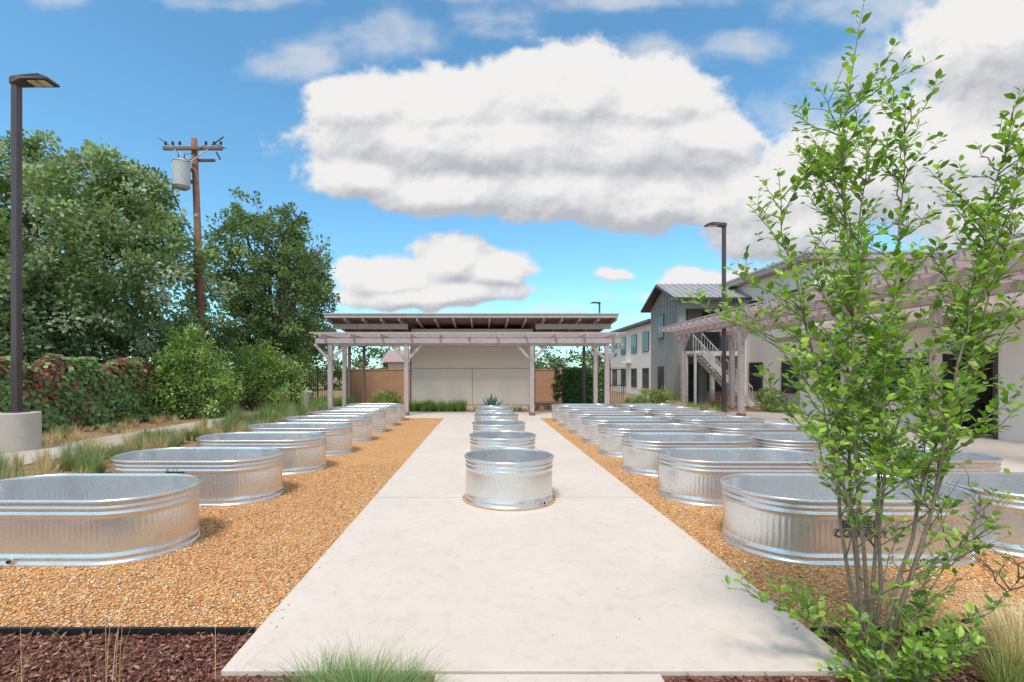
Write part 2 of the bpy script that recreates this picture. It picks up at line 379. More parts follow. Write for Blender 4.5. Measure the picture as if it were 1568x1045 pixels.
def agave(name, x, y, z, h, n, col):
    T = np.array([[-.07,0,.0],[.07,0,.0],[-.09,.35,-.01],[.09,.35,-.01],[-.05,.75,.03],[.05,.75,.03],[0,1,.08]])
    F = np.array([[0,1,3],[0,3,2],[2,3,5],[2,5,4],[4,5,6]])
    a = rng.random(n)*2*np.pi; el = rng.uniform(0.4, 1.45, n)
    D = np.stack([np.cos(a)*np.cos(el), np.sin(a)*np.cos(el), np.sin(el)], 1)
    V, FF, CC = inst(T, F, np.tile([x, y, z], (n, 1))+D*0.02, D, np.tile([0, 0, 1.0], (n, 1))+0.01, h*rng.uniform(.7, 1.1, n), np.array(col)*rng.uniform(.8, 1.2, (n, 1)))
    return mesh_np(name, V, FF, M['grass'], CC)
agave('agave', 0.3, 17.2, 0.42, 0.62, 38, (0.17, 0.29, 0.26))

# ------------------------------------------------------------------ garden pavilion
pv = empty('garden_shed_pavilion', (0, 22.5, 0))
mb = MB(); mb.box(-3.44, 2.38, 0, 3.8, 0, 3.62, M['stucco'])
mb.box(-3.44, 2.38, 0, 1.5, 3.62, 3.9, M['stucco']); mb.build('walls', pv)
mb = MB()
for z in (3.05, 2.0, 0.25): mb.box(-3.43, 2.37, -0.003, 0.02, z, z+0.025, M['joint'])
mb.box(-0.535, -0.51, -0.004, 0.02, 0.28, 2.0, M['joint']); mb.box(-3.5, 2.44, -0.03, 0.02, 0, 0.12, M['conc2'])
mb.build('panel_joints', pv)
mb = MB()
f0, f1 = -1.7, 4.6; zf, zb = 4.13, 3.62
def rz(y): return zf + (zb-zf)*(y-f0)/(f1-f0)
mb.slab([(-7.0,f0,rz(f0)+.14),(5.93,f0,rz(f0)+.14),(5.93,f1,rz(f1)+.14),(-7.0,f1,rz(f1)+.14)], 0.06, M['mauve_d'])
mb.box(-7.03, 5.96, f0-0.05, f0-0.002, zf+0.10, zf+0.25, M['mauve'])
mb.box(-7.08, 6.01, f0-0.09, f0+0.3, zf+0.252, zf+0.30, M['greymetal'])
for i in range(17):
    x = -6.95+i*0.803; mb.beam((x, f0+0.01, rz(f0)+0.06), (x, f1-0.05, rz(f1)+0.06), 0.07, 0.155, M['mauve'])
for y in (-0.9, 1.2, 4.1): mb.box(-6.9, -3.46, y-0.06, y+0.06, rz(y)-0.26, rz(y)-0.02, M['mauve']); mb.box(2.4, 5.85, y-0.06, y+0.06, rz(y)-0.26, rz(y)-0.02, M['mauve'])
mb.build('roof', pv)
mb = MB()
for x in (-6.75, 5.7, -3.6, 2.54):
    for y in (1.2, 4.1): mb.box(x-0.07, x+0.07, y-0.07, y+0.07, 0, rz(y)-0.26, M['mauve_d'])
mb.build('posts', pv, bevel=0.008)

pg = empty('wood_pergola', (0, 19.6, 0)); mb = MB()
for x in (-6.37, -3.2, 2.03, 5.15):
    mb.box(x-0.09, x+0.09, -0.09, 0.09, 0.02, 3.02, M['mauve'])
    mb.box(x-0.115, x+0.115, -0.115, 0.115, 0.02, 0.16, M['mauve_d'])
    for s in (-1, 1):
        mb.beam((x+s*0.07, 0, 2.35), (x+s*0.66, 0, 3.0), 0.08, 0.11, M['mauve'])
for x in (-6.37, 5.15): mb.box(x-0.085, x+0.085, 1.915, 2.085, 0.02, 3.02, M['mauve'])
mb.build('posts', pg, bevel=0.01)
mb = MB()
for y in (-0.12, 0.12, 1.9, 2.1): mb.box(-6.95, 5.72, y-0.03, y+0.03, 3.02, 3.22, M['mauve'])
for i in range(11):
    x = -6.55+i*1.19; mb.box(x-0.035, x+0.035, -0.75, 2.6, 3.222, 3.37, M['mauve'])
for j in range(7): y = -0.68+j*0.52; mb.box(-7.0, 5.78, y-0.025, y+0.025, 3.372, 3.43, M['mauve'])
mb.build('beams', pg, bevel=0.005)

mb = MB(); mb.box(-8.9, -3.6, 8.0, 8.2, 0, 1.97, M['tan']); mb.box(-8.95, -3.55, 7.97, 8.23, 1.97, 2.05, M['tan'])
mb.build('block_wall', loc=(0, 22.0, 0))
mb = MB(); mb.box(2.5, 5.2, 8.0, 8.2, 0, 1.97, M['tan']); mb.box(2.45, 5.25, 7.97, 8.23, 1.97, 2.05, M['tan']); mb.build('block_wall', loc=(0, 22.0, 0))
def iron(name, x0, x1, y, h, step=0.11):
    mb = MB(); L = x1-x0; n = int(L/step)
    for i in range(n+1):
        x = i*L/n; r = 0.009 if i % 12 else 0.03; mb.box(x-r, x+r, -r, r, 0, h, M['black'])
    for z in (0.12, h-0.12, h*0.55): mb.box(0, L, -0.014, 0.014, z-0.02, z+0.02, M['black'])
    return mb.build(name, loc=(x0, y, 0))
iron('iron_gate', -9.6, -7.6, 23.5, 2.1); iron('iron_gate', 6.3, 7.3, 24.5, 2.1)
iron('iron_fence', -12.9, -9.7, 23.5, 2.1)

# ------------------------------------------------------------------ lamp posts
def lamp(x, y, top, side, ped=False):
    e = empty('street_lamp', (x, y, 0)); z0 = 0.0
    if ped:
        mb = MB()
        mb.cyl((0,0,-0.05),(0,0,0.86),0.42,0.42,M['conc2'],40); mb.cyl((0,0,0.86),(0,0,0.88),0.42,0.40,M['conc2'],40)
        for (a,b) in ((-.14,-.14),(.14,-.14),(.14,.14),(-.14,.14)): mb.cyl((a,b,.88),(a,b,.94),.015,.015,M['darkbrown'],8)
        z0 = 0.88; mb.build('footing', e, bevel=0.004)
    mb = MB(); mb.box(-0.17, 0.17, -0.17, 0.17, z0+0.002, z0+0.03, M['darkbrown']); mb.box(-0.07, 0.07, -0.07, 0.07, z0+0.03, top-0.12, M['darkbrown'])
    mb.build('pole', e, bevel=0.01)
    s = side; mb = MB(); z = top
    pr = [(-0.09,-0.13),(-0.09,0.02),(0.0,0.05),(0.62,0.05),(0.84,-0.03),(0.84,-0.08),(0.25,-0.075),(0.09,-0.13)]
    k = mb.mi(M['darkbrown']); n = len(pr)
    for w in (-1, 1):
        for (px, pz) in pr:
            hw = 0.09 if px < 0.1 else 0.17
            mb.v.append((s*px, w*hw, z+pz))
    mb.f.append(list(range(n))[::-1]); mb.m.append(k); mb.f.append([n+q for q in range(n)]); mb.m.append(k)
    for q in range(n): mb.f.append([q, (q+1)%n, n+(q+1)%n, n+q]); mb.m.append(k)
    mb.build('lamp_head', e, bevel=0.008)
    mb = MB()
    for j in range(2): mb.box(s*(0.34+j*0.22), s*(0.52+j*0.22), -0.11, 0.11, z-0.095, z-0.082, M['lens'])
    mb.build('lens', e); return e
lamp(-10.62, 10.7, 8.45, 1, True)
lamp(10.85, 21.2, 8.5, -1); lamp(11.0, 44.5, 8.5, -1)

# ------------------------------------------------------------------ utility pole
up = empty('utility_pole', (-11.85, 20.0, 0)); mb = MB()
mb.cyl((0,0,0),(-0.45,0,11.75),0.17,0.12,M['polewood'],16); mb.build('pole', up, smooth=True)
mb = MB(); mb.box(-1.65, 0.85, -0.22, -0.11, 11.2, 11.32, M['polewood']); mb.box(-1.2, 0.35, 0.11, 0.2, 10.85, 10.95, M['polewood'])
mb.beam((-0.45,-0.2,10.7),(-1.15,-0.2,11.2),0.04,0.04,M['greymetal']); mb.beam((-0.45,-0.2,10.7),(0.25,-0.2,11.2),0.04,0.04,M['greymetal'])
mb.build('crossarm', up)
mb = MB()
for x in (-1.55, -1.25, -0.95, 0.15, 0.5, 0.78):
    mb.cyl((x,-.165,11.32),(x,-.165,11.42),0.02,0.02,M['greymetal'],8)
    for k in range(3): mb.cyl((x,-.165,11.42+k*.05),(x,-.165,11.455+k*.05),0.06,0.035,M['darkbrown'],10)
mb.beam((0.4,-.165,11.4),(0.9,-.165,11.75),0.05,0.03,M['darkbrown']); mb.beam((0.6,-.165,11.1),(0.75,-.165,10.8),0.06,0.06,M['darkbrown'])
mb.beam((-1.4,-.165,11.4),(-1.85,-.165,11.7),0.05,0.03,M['darkbrown']); mb.beam((0.5,-.165,11.45),(1.0,-.165,11.25),0.05,0.03,M['darkbrown'])
mb.build('insulators', up)
mb = MB(); mb.cyl((-0.72,-.42,9.55),(-0.72,-.42,10.55),0.33,0.33,M['greymetal'],24); mb.cyl((-0.72,-.42,10.55),(-0.72,-.42,10.66),0.35,0.2,M['greymetal'],24)
mb.cyl((-0.72,-.42,9.46),(-0.72,-.42,9.55),0.24,0.33,M['greymetal'],24)
for a in (-0.12, 0.12): mb.cyl((-0.72+a,-.42,10.62),(-0.72+a,-.42,10.9),0.04,0.02,M['darkbrown'],8)
mb.box(-0.6,-0.4,-.3,-.1,9.8,9.9,M['darkbrown']); mb.box(-0.6,-0.4,-.3,-.1,10.3,10.4,M['darkbrown'])
mb.tube([(-0.84,-.42,10.9),(-1.0,-.3,11.1),(-1.25,-.17,11.45)],[.012,.012,.012],M['black'],5); mb.tube([(-0.6,-.42,10.9),(-0.2,-.3,11.0),(0.15,-.17,11.45)],[.012]*3,M['black'],5)
mb.tube([(-1.05,-.42,10.4),(-1.15,-.3,9.3),(-0.8,-.2,8.4),(-0.35,-.16,7.5),(-0.3,-.16,5)],[.022]*5,M['black'],5)
mb.build('transformer', up)

# ------------------------------------------------------------------ buildings right
def window_x(mb, x, yc, zc, w, h):
    mb.box(x-0.05, x+0.01, yc-w/2-0.06, yc+w/2+0.06, zc-h/2-0.06, zc+h/2+0.06, M['darkbrown'])
    mb.box(x-0.055, x-0.051, yc-w/2, yc-0.02, zc-h/2, zc+h/2, M['glass']); mb.box(x-0.055, x-0.051, yc+0.02, yc+w/2, zc-h/2, zc+h/2, M['glass'])
def window_y(mb, y, xc, zc, w, h):
    mb.box(xc-w/2-0.06, xc+w/2+0.06, y-0.05, y+0.01, zc-h/2-0.06, zc+h/2+0.06, M['darkbrown'])
    mb.box(xc-w/2, xc-0.02, y-0.055, y-0.051, zc-h/2, zc+h/2, M['glass']); mb.box(xc+0.02, xc+w/2, y-0.055, y-0.051, zc-h/2, zc+h/2, M['glass'])

cb = empty('community_building', (13.6, 0, 0)); mb = MB(); W = M['white']
def wallseg(y0, y1, z0, z1): mb.box(0, 0.2, y0, y1, z0, z1, W)
wallseg(-6, 12.5, 0, 3.3); wallseg(12.5, 13.45, 2.36, 3.3); wallseg(13.45, 20.2, 0, 3.3)
mb.box(0.2, 9, 20.0, 20.2, 0, 3.3, W); mb.box(8.8, 9, -6, 20, 0, 3.3, W)
mb.build('walls', cb)
mb = MB(); mb.box(0.2, 4, 10.9, 11.0, 0, 3, M['tanint']); mb.box(0.2, 4, 14.6, 14.7, 0, 3, M['tanint']); mb.box(3.9, 4, 11, 14.6, 0, 3, M['tanint'])
mb.box(0.2, 4, 11, 14.6, 3.0, 3.1, W); mb.box(0.2, 4, 11, 14.6, -0.05, 0.02, M['conc2'])
mb.box(1.6, 2.4, 11.6, 14.5, 0.85, 0.95, M['mauve_d']); mb.box(1.65, 2.35, 11.6, 14.4, 0.0, 0.85, M['darkint'])
mb.build('interior', cb)
mb = MB()
mb.box(-0.06, 0.21, 12.42, 12.5, 0, 2.44, M['darkbrown']); mb.box(-0.06, 0.21, 13.45, 13.53, 0, 2.44, M['darkbrown']); mb.box(-0.06, 0.21, 12.5, 13.45, 2.36, 2.44, M['darkbrown'])
mb.box(-0.95, -0.0, 13.55, 13.6, 0.03, 2.34, M['darkbrown'])
mb.build('door_frame', cb)
mb = MB()
for yc in (15.6, 18.2): window_x(mb, 0, yc, 1.55, 1.2, 1.3)
mb.box(-0.08, 0.0, 10.9, 11.1, 2.0, 2.3, M['black']); mb.build('windows', cb)
mb = MB()
mb.poly([(-0.6,-6.5,3.28),(-0.6,20.8,3.28),(4.5,17.5,5.5),(4.5,-6.5,5.5)], M['rooftile'])
mb.poly([(9.6,20.8,3.28),(9.6,-6.5,3.28),(4.5,-6.5,5.5),(4.5,17.5,5.5)], M['rooftile']); mb.poly([(-0.6,20.8,3.28),(9.6,20.8,3.28),(4.5,17.5,5.5)], M['rooftile'])
mb.box(-0.64,-0.6,-6.5,20.8,3.12,3.32,M['mauve']); mb.box(-0.6,0.0,-6.5,20.7,3.14,3.17,M['white'])
mb.build('roof', cb)

pg = empty('wood_pergola', (10.2, 0, 0)); mb = MB()
for y in (24.0, 18.6, 13.2, 7.8, 2.4):
    mb.box(-0.1, 0.1, y-0.1, y+0.1, 0.02, 3.72, M['mauve']); mb.box(-0.13, 0.13, y-0.13, y+0.13, 0.02, 0.2, M['mauve_d'])
    for s in (-1, 1): mb.beam((0, y+s*0.08, 3.0), (0, y+s*0.7, 3.7), 0.1, 0.12, M['mauve'])
for y in (24.0, 13.2, 2.4): mb.box(2.4, 2.6, y-0.1, y+0.1, 0.02, 3.72, M['mauve'])
mb.build('posts', pg, bevel=0.01)
mb = MB()
for x in (-0.13, 0.13, 2.37, 2.63): mb.box(x-0.035, x+0.035, 1.5, 24.9, 3.72, 3.95, M['mauve'])
y = 1.7
while y < 24.9: mb.box(-0.95, 3.0, y-0.035, y+0.035, 3.952, 4.12, M['mauve']); y += 0.62
for j in range(10): x = -0.9+j*0.42; mb.box(x-0.03, x+0.03, 1.4, 25.0, 4.122, 4.18, M['mauve'])
mb.build('beams', pg, bevel=0.005)

ap = empty('apartment_building', (0, 0, 0)); G = M['grey']
mb = MB()
mb.box(10.8, 14.5, 27.5, 30.3, 0, 5.85, G)
mb.box(10.8, 11.15, 25.9, 27.5, 0, 5.9, G); mb.box(14.2, 14.5, 25.9, 27.5, 0, 5.9, M['white'])
mb.box(11.15, 14.2, 25.9, 26.05, 5.35, 5.95, G); mb.box(11.15, 14.2, 25.9, 27.5, 2.75, 3.0, M['whitetrim'])
mb.box(12.55, 12.75, 25.9, 26.1, 0, 2.75, M['whitetrim'])
mb.poly([(10.8,25.9,5.9),(10.8,30.3,5.85),(10.8,28.1,6.9)], G)
mb.build('grey_walls', ap)
mb = MB()
y = 25.95
while y < 30.3:
    zt = 5.9 + (1-abs(y-28.1)/2.2)*0.95; mb.box(10.755, 10.799, y-0.025, y+0.025, 0, zt, M['grey']); y += 0.4
for i in range(10):
    x = 11.3+i*0.33; mb.box(x-0.02, x+0.02, 27.465, 27.499, 0, 5.8, G)
mb.build('battens', ap)
mb = MB()
window_x(mb, 10.75, 28.4, 4.6, 0.8, 1.3); window_x(mb, 10.75, 28.4, 1.5, 0.8, 1.3)
window_y(mb, 27.46, 13.3, 4.3, 0.9, 1.9); window_y(mb, 27.46, 12.0, 1.2, 0.9, 2.1); window_y(mb, 27.46, 13.6, 1.4, 0.9, 1.2)
mb.build('windows', ap)
mb = MB()
mb.slab([(10.3,25.4,5.75),(14.9,25.4,5.75),(14.9,28.1,6.96),(10.3,28.1,6.96)], 0.12, M['darkbrown'])
mb.slab([(10.3,28.1,6.96),(14.9,28.1,6.96),(14.9,30.8,5.75),(10.3,30.8,5.75)], 0.12, M['darkbrown'])
mb.slab([(10.32,25.38,5.875),(14.9,25.38,5.875),(14.9,28.1,7.09),(10.32,28.1,7.09)], 0.03, M['roofmetal'])
for i in range(12):
    x = 10.5+i*0.38; mb.beam((x,25.4,5.925),(x,28.1,7.135),0.03,0.05,M['roofmetal'])
mb.build('roof', ap)
mb = MB()
for i in range(24): x = 11.2+i*0.127; mb.box(x-0.012, x+0.012, 25.93, 25.95, 3.05, 3.95, M['black'])
mb.box(11.15,14.2,25.92,25.96,3.95,4.0,M['black']); mb.box(11.15,14.2,25.92,25.96,3.03,3.06,M['black']); mb.build('balcony_railing', ap)
mb = MB()
for s in (24.3, 25.3):
    mb.beam((11.3,s,2.9),(13.9,s,0.1),0.06,0.28,M['whitetrim']); mb.beam((11.3,s,3.85),(13.9,s,1.05),0.04,0.05,M['whitetrim'])
    for i in range(20): t = i/19; x = 11.3+2.6*t; z = 2.9-2.8*t; mb.box(x-0.01, x+0.01, s-0.01, s+0.01, z+0.1, z+0.95, M['whitetrim'])
for i in range(16): t = (i+.5)/16; x = 11.3+2.6*t; z = 2.98-2.8*t; mb.box(x-0.14, x+0.14, 24.33, 25.27, z-0.03, z, M['conc2'])
mb.box(10.9, 11.4, 24.25, 25.9, 2.8, 2.95, M['whitetrim'])
for (x, y) in ((10.95,24.3),(10.95,25.3)): mb.box(x-.05,x+.05,y-.05,y+.05,0,2.8,M['whitetrim'])
mb.build('staircase', ap)
mb = MB(); mb.box(14.52, 24, 20.6, 30.3, 0, 6.7, M['white']); mb.build('white_walls', ap)
mb = MB()
mb.box(14.0, 24.5, 20.2, 30.6, 6.72, 6.95, M['mauve']); mb.box(13.95, 24.6, 20.15, 30.65, 6.952, 7.05, M['greymetal'])
mb.build('wing_roof', ap)
mb = MB()
for yc in (22.2, 25.0): window_x(mb, 14.5, yc, 4.9, 1.1, 1.4); window_x(mb, 14.5, yc, 1.6, 1.1, 1.4)
mb.build('wing_windows', ap)
fb = empty('apartment_building', (13.0, 36, 0)); mb = MB()
mb.box(0, 8, 0, 12, 0, 5.7, M['white']); mb.build('walls', fb)
mb = MB()
mb.box(-0.5, 8.5, -0.4, 12.4, 5.72, 5.9, M['darkbrown']); mb.poly([(-0.5,-0.4,5.91),(-0.5,12.4,5.91),(4,12.4,7.0),(4,-0.4,7.0)], M['roofmetal'])
mb.poly([(-0.5,-0.4,5.905),(8.5,-0.4,5.905),(4,-0.4,7.0)], M['white']); mb.build('roof', fb)
mb = MB()
for yc in (1.6, 4.5, 7.6, 10.5):
    for z in (1.4, 4.3): window_x(mb, 0, yc, z, 1.3, 1.5)
for z in (1.4, 4.3): window_y(mb, 0, 1.2, z, 0.9, 1.4)
mb.box(-0.9, 0, 5.3, 6.7, 2.7, 2.85, M['whitetrim']); mb.build('windows', fb)

# ------------------------------------------------------------------ trees
GR = [(0.24,0.33,0.14),(0.29,0.38,0.18),(0.18,0.26,0.10),(0.39,0.47,0.28),(0.21,0.30,0.12),(0.48,0.55,0.40)]
GRD = [(0.11,0.16,0.07),(0.14,0.20,0.09),(0.18,0.25,0.11)]
def tree(base, ells, ncl, per, clr, size, cols, r, seed):
    e = empty('deciduous_tree', base); mb = MB(); H = max(1.5, min(x[2]-x[5] for x in ells[:4])+1.0)
    mb.tube([(0,0,-0.1),(0.05,0,0.5),(0,0.05,H*0.5),(0.1,0,H)], [r*1.4, r, r*0.85, r*0.75], M['bark'], 12); mb.build('trunk', e, smooth=True)
    limbs('limbs', (0.1,0,H-0.2), [(x[0]+random.uniform(-.3,.3)*x[3], x[1]+random.uniform(-.3,.3)*x[4], x[2]+x[5]*0.6) for x in ells], r, M['bark'], e, seed)
    crown('crown', ells, ncl, per, clr, size, cols, e, shell=0.5, droop=0.1); return e
tree((-16.5,18.5,0), [(0,0,6.6,4.3,4,3.9),(-3.5,-1,7.2,3,3,3.4),(2.6,0.5,5.4,2.8,3,3.0),(-1.5,-1.5,4.3,4.6,3,2.6),(1,1,8.6,2.4,2.4,2.1),(-0.6,0,10.2,1.1,1,.9),(2.4,0.5,9.4,.9,1,.9)], 1050, 80, 0.52, 0.185, GR, 0.3, 3)
tree((-20.5,15,0), [(0,0,6.6,4,3.6,4.2),(2.5,0,4,3.5,3,2.8)], 380, 70, 0.6, 0.20, GR, 0.3, 4)
tree((-11.5,25.5,0), [(0,0,6.4,2.7,2.6,3.6),(1.3,-0.3,5.0,2.2,2,3.0),(-1.5,0,8.2,1.8,1.8,2.6),(0.6,0,9.0,1.2,1.3,1.7),(-2.4,0,5,2,2,3.2),(-1.9,0,10.6,.5,.5,1.0),(-.7,0,10.4,.45,.5,.9),(1.5,0,9.6,.4,.5,1.0),(2.5,0,8.2,.5,.5,1.0)], 640, 62, 0.42, 0.18, GR[:3]+[GR[4]]+GRD[1:], 0.22, 5)
tree((-11.0,28.5,0), [(0,0,5.2,1.7,2,3.0),(0.3,0,7.6,1.0,1.2,1.9),(-1,0,3.2,1.8,1.6,2.2),(1.2,0,8,.4,.4,1.2)], 260, 60, 0.40, 0.18, GRD+GR[:2], 0.18, 6)
e = empty('hedge_understory', (0,0,0)); crown('foliage', [(-16,15,1.9,2.2,3,2.0),(-15.5,21,2.2,2.2,4,2.2),(-14,27,2.0,2.4,3,2.2),(-19,13,2.5,2,3,2.5)], 420, 60, 0.6, 0.2, GRD, e, 0.5)
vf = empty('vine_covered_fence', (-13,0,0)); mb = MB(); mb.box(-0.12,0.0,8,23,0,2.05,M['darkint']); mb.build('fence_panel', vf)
n = 26000; y = rng.uniform(8, 23, n); z = rng.uniform(0.05, 2.25, n)+0.12*np.sin(y*2.3)+0.08*np.sin(y*5.1); x = 0.08+np.abs(rng.normal(size=n))*0.12+0.12*np.sin(y*1.7+z*2)**2
P = np.stack([x, y, z], 1); D = rdir(n)*0.6+np.array([0.5, 0, -0.9]); Nn = rdir(n)*0.5+np.array([1.0, -0.3, 0.5])
redm = (0.6*np.sin(y*1.3+z*1.9)+0.6*np.sin(y*3.1-z*2.3+1)+rng.normal(size=n)*0.9+(z-1.4)*0.9) > 0.9
C = np.where(redm[:, None], np.array([[0.38,0.15,0.12]]), np.array([[0.23,0.35,0.12]]))*rng.uniform(0.6, 1.4, (n, 1))
V, F, CC = inst(LEAF_T*np.array([1.5,1,1]), LEAF_F, P, D, Nn, 0.16*rng.uniform(.6, 1.2, n), C); mesh_np('vines', V, F, M['leaf'], CC, vf)
BG = [(0.29,0.42,0.11),(0.35,0.49,0.15),(0.23,0.35,0.09),(0.40,0.53,0.21)]
def bush(loc, ells, ncl, per, clr, size, cols, name='shrub'):
    e = empty(name, loc); crown('foliage', ells, ncl, per, clr, size, cols, e, 0.35, flat=1.1, droop=-0.4)
    mb = MB()
    for i in range(9):
        x_ = ells[i % len(ells)]; t = Vector((x_[0]+random.uniform(-.7,.7)*x_[3], x_[1]+random.uniform(-.7,.7)*x_[4], x_[2]+x_[5]*random.uniform(.2,.9)))
        mb.tube([(random.uniform(-.1,.1),random.uniform(-.1,.1),0), t*0.5, t], [.03,.02,.006], M['bark'], 5)
    mb.build('stems', e); return e
bush((-11.7,18.6,0), [(0,0,1.5,1.2,1.1,1.5),(0.3,-0.3,2.3,0.8,0.8,1.3),(-0.9,-0.4,1.1,0.9,0.9,1.1),(1.1,0.2,1.2,0.9,0.9,1.2)], 300, 42, 0.3, 0.13, BG)
bush((-11.3,22.4,0), [(0,0,1.5,1.3,1.2,1.5),(0.9,0,2.0,0.8,0.8,1.3),(1.8,0.3,1.3,0.9,0.9,1.3)], 280, 42, 0.32, 0.13, BG)
bush((-9.8,24.6,0), [(0,0,1.2,1.1,1.0,1.2),(0.5,0,1.8,0.6,0.6,1.0)], 150, 40, 0.3, 0.13, BG)
bush((-4.4,20.0+1.2,0), [(0,0,0.5,0.75,0.5,0.45)], 70, 40, 0.18, 0.09, [(0.36,0.40,0.13),(0.44,0.46,0.17)])
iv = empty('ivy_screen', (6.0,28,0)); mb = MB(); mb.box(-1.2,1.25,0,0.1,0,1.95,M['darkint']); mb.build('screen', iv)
n = 9000; P = np.stack([rng.uniform(-1.3, 1.3, n), -0.03-np.abs(rng.normal(size=n))*0.12, rng.uniform(0.02, 2.15, n)], 1)
V, F, CC = inst(LEAF_T*np.array([1.4,1,1]), LEAF_F, P, rdir(n)*0.6+np.array([0,-0.4,-0.8]), rdir(n)*.5+np.array([0,-1,.5]), 0.14*rng.uniform(.6,1.2,n), np.array([0.12,0.24,0.07])*rng.uniform(.5,1.5,(n,1)))
mesh_np('ivy', V, F, M['leaf'], CC, iv)
e = empty('cypress_shrub', (4.35,27.6,0)); crown('foliage', [(0,0,1.0,0.28,0.28,1.1)], 60, 40, 0.15, 0.09, GRD, e, 0.3)
e = empty('distant_trees', (0,0,0))
crown('foliage', [(-14,52,2.6,6,3,3.2),(-4,50,2.0,5,3,2.4),(4,50,2.2,5,3,2.6),(11,56,2.2,5,3,2.8),(20,60,3,7,3,3.4),(-26,50,4,9,4,5),(-40,45,5,9,5,6)], 700, 50, 0.9, 0.42, GRD, e, 0.4)
e = empty('background_building', (-5.5,42,0)); mb = MB(); mb.box(-3,9,0,6,0,2.9,M['stucco']); mb.build('walls', e)
mb = MB(); mb.poly([(-3.6,-.5,2.8),(9.6,-.5,2.8),(9.6,3,4.0),(-3.6,3,4.0)], M['rooftile']); mb.poly([(-3.6,6.5,2.8),(-3.6,3,4.0),(9.6,3,4.0),(9.6,6.5,2.8)], M['rooftile']); mb.build('roof', e)
mb = MB(); window_y(mb, 0, 0, 1.5, 1.2, 1.1); window_y(mb, 0, 4, 1.5, 1.2, 1.1); mb.build('windows', e)
SH = [(0.24,0.35,0.11),(0.36,0.41,0.16)]
bush((8.9,24.5,0), [(0,0,0.5,0.8,0.5,0.5),(1.0,0.2,0.5,0.6,0.5,0.5)], 90, 40, 0.2, 0.1, SH)
bush((13.2,21.5,0), [(0,0,0.5,0.5,0.8,0.5)], 60, 40, 0.2, 0.1, SH)
bush((7.3,22.3,0), [(0,0,0.35,0.7,0.4,0.35)], 50, 40, 0.16, 0.09, SH)
e = empty('red_flowers', (11.3, 22.6, 0)); crown('flowers', [(0,0,.35,.4,.3,.25)], 16, 10, .1, .09, [(0.5,0.02,0.04)], e, 0.6); crown('leaves', [(0,0,.3,.45,.3,.3)], 30, 30, .12, .09, SH, e, 0.3)
tcn = empty('trash_can', (-8.6, 22.9, 0)); mb = MB(); mb.cyl((0,0,0),(0,0,0.85),0.27,0.3,M['conc2'],24); mb.cyl((0,0,0.85),(0,0,0.95),0.32,0.24,M['greymetal'],24)
mb.cyl((0,0,0.95),(0,0,1.0),0.2,0.12,M['black'],24); mb.build('body', tcn)

# ------------------------------------------------------------------ grasses
GCOL = [(0.20,0.31,0.10),(0.33,0.35,0.17),(0.62,0.47,0.27),(0.26,0.33,0.17),(0.72,0.57,0.37)]
tf = []
for i in range(200):
    y = 4.2+rng.random()**0.8*14; x = rng.uniform(-8.5, -6.0)
    ci = int(rng.choice([1,2,3,3,4,0,2])); tf.append((x, y, 0, rng.uniform(0.3, 0.62), rng.uniform(0.2, 0.4), 110, ci, 0.007))
for i in range(60):
    tf.append((rng.uniform(-8.4,-5.9), rng.uniform(13, 21), 0, rng.uniform(0.4, 0.85), 0.4, 110, int(rng.choice([0,3,1,0])), 0.012))
for i in range(60): tf.append((rng.uniform(-12.6,-10.7), rng.uniform(8, 18), 0, rng.uniform(0.15, 0.4), 0.25, 60, int(rng.choice([1,2,4])), 0.008))
grass('ornamental_grass', tf, GCOL)
tf = []
for i in range(34): tf.append((rng.uniform(-3.4,-0.9), rng.uniform(21.6, 22.3), 0, rng.uniform(0.35, 0.65), 0.35, 110, 0, 0.014))
for i in range(40): tf.append((rng.uniform(-0.6,9.0), rng.uniform(21.6, 22.4), 0, rng.uniform(0.2, 0.45), 0.3, 70, int(rng.choice([1,2,4,0])), 0.012))
for i in range(40): tf.append((rng.uniform(8.6,10.0), rng.uniform(18.8, 24), 0, rng.uniform(0.3, 0.6), 0.35, 70, int(rng.choice([1,2,4,0])), 0.012))
for i in range(26): tf.append((rng.uniform(-8.2,-6.2), rng.uniform(21.5, 23.4), 0, rng.uniform(0.5, 1.0), 0.45, 120, 0, 0.016))
grass('border_grass', tf, [(0.20,0.36,0.08),GCOL[1],GCOL[2],GCOL[3],GCOL[4]])
tf = [(-0.62,2.38,-0.03,0.27,0.40,900,0,0.004),(-0.85,2.5,-0.03,0.22,0.4,500,0,0.004),(-0.42,2.45,-0.03,0.20,0.34,500,0,0.004),(-0.6,2.4,0,0.32,0.6,160,1,0.003)]
grass('grass_clump', tf, [(0.19,0.32,0.11),(0.48,0.42,0.24)])
tf = [(-2.05,2.55,0,0.7,0.35,14,0,0.0035),(-1.5,2.6,0,0.45,0.5,10,0,0.003),(-2.5,2.4,0,0.6,0.5,8,0,0.003)]
grass('dry_grass_stalks', tf, [(0.78,0.54,0.33)])
tf = [(3.15,2.75,0,0.42,0.4,500,0,0.004),(3.4,2.95,0,0.4,0.4,400,0,0.004),(2.9,2.6,0,0.3,0.35,300,1,0.004),(2.2,2.6,0,0.3,0.35,250,1,0.004),(3.0,3.3,0,0.35,0.4,300,0,0.004)]
grass('dry_grass_clump', tf, [(0.76,0.62,0.40),(0.32,0.37,0.13)])

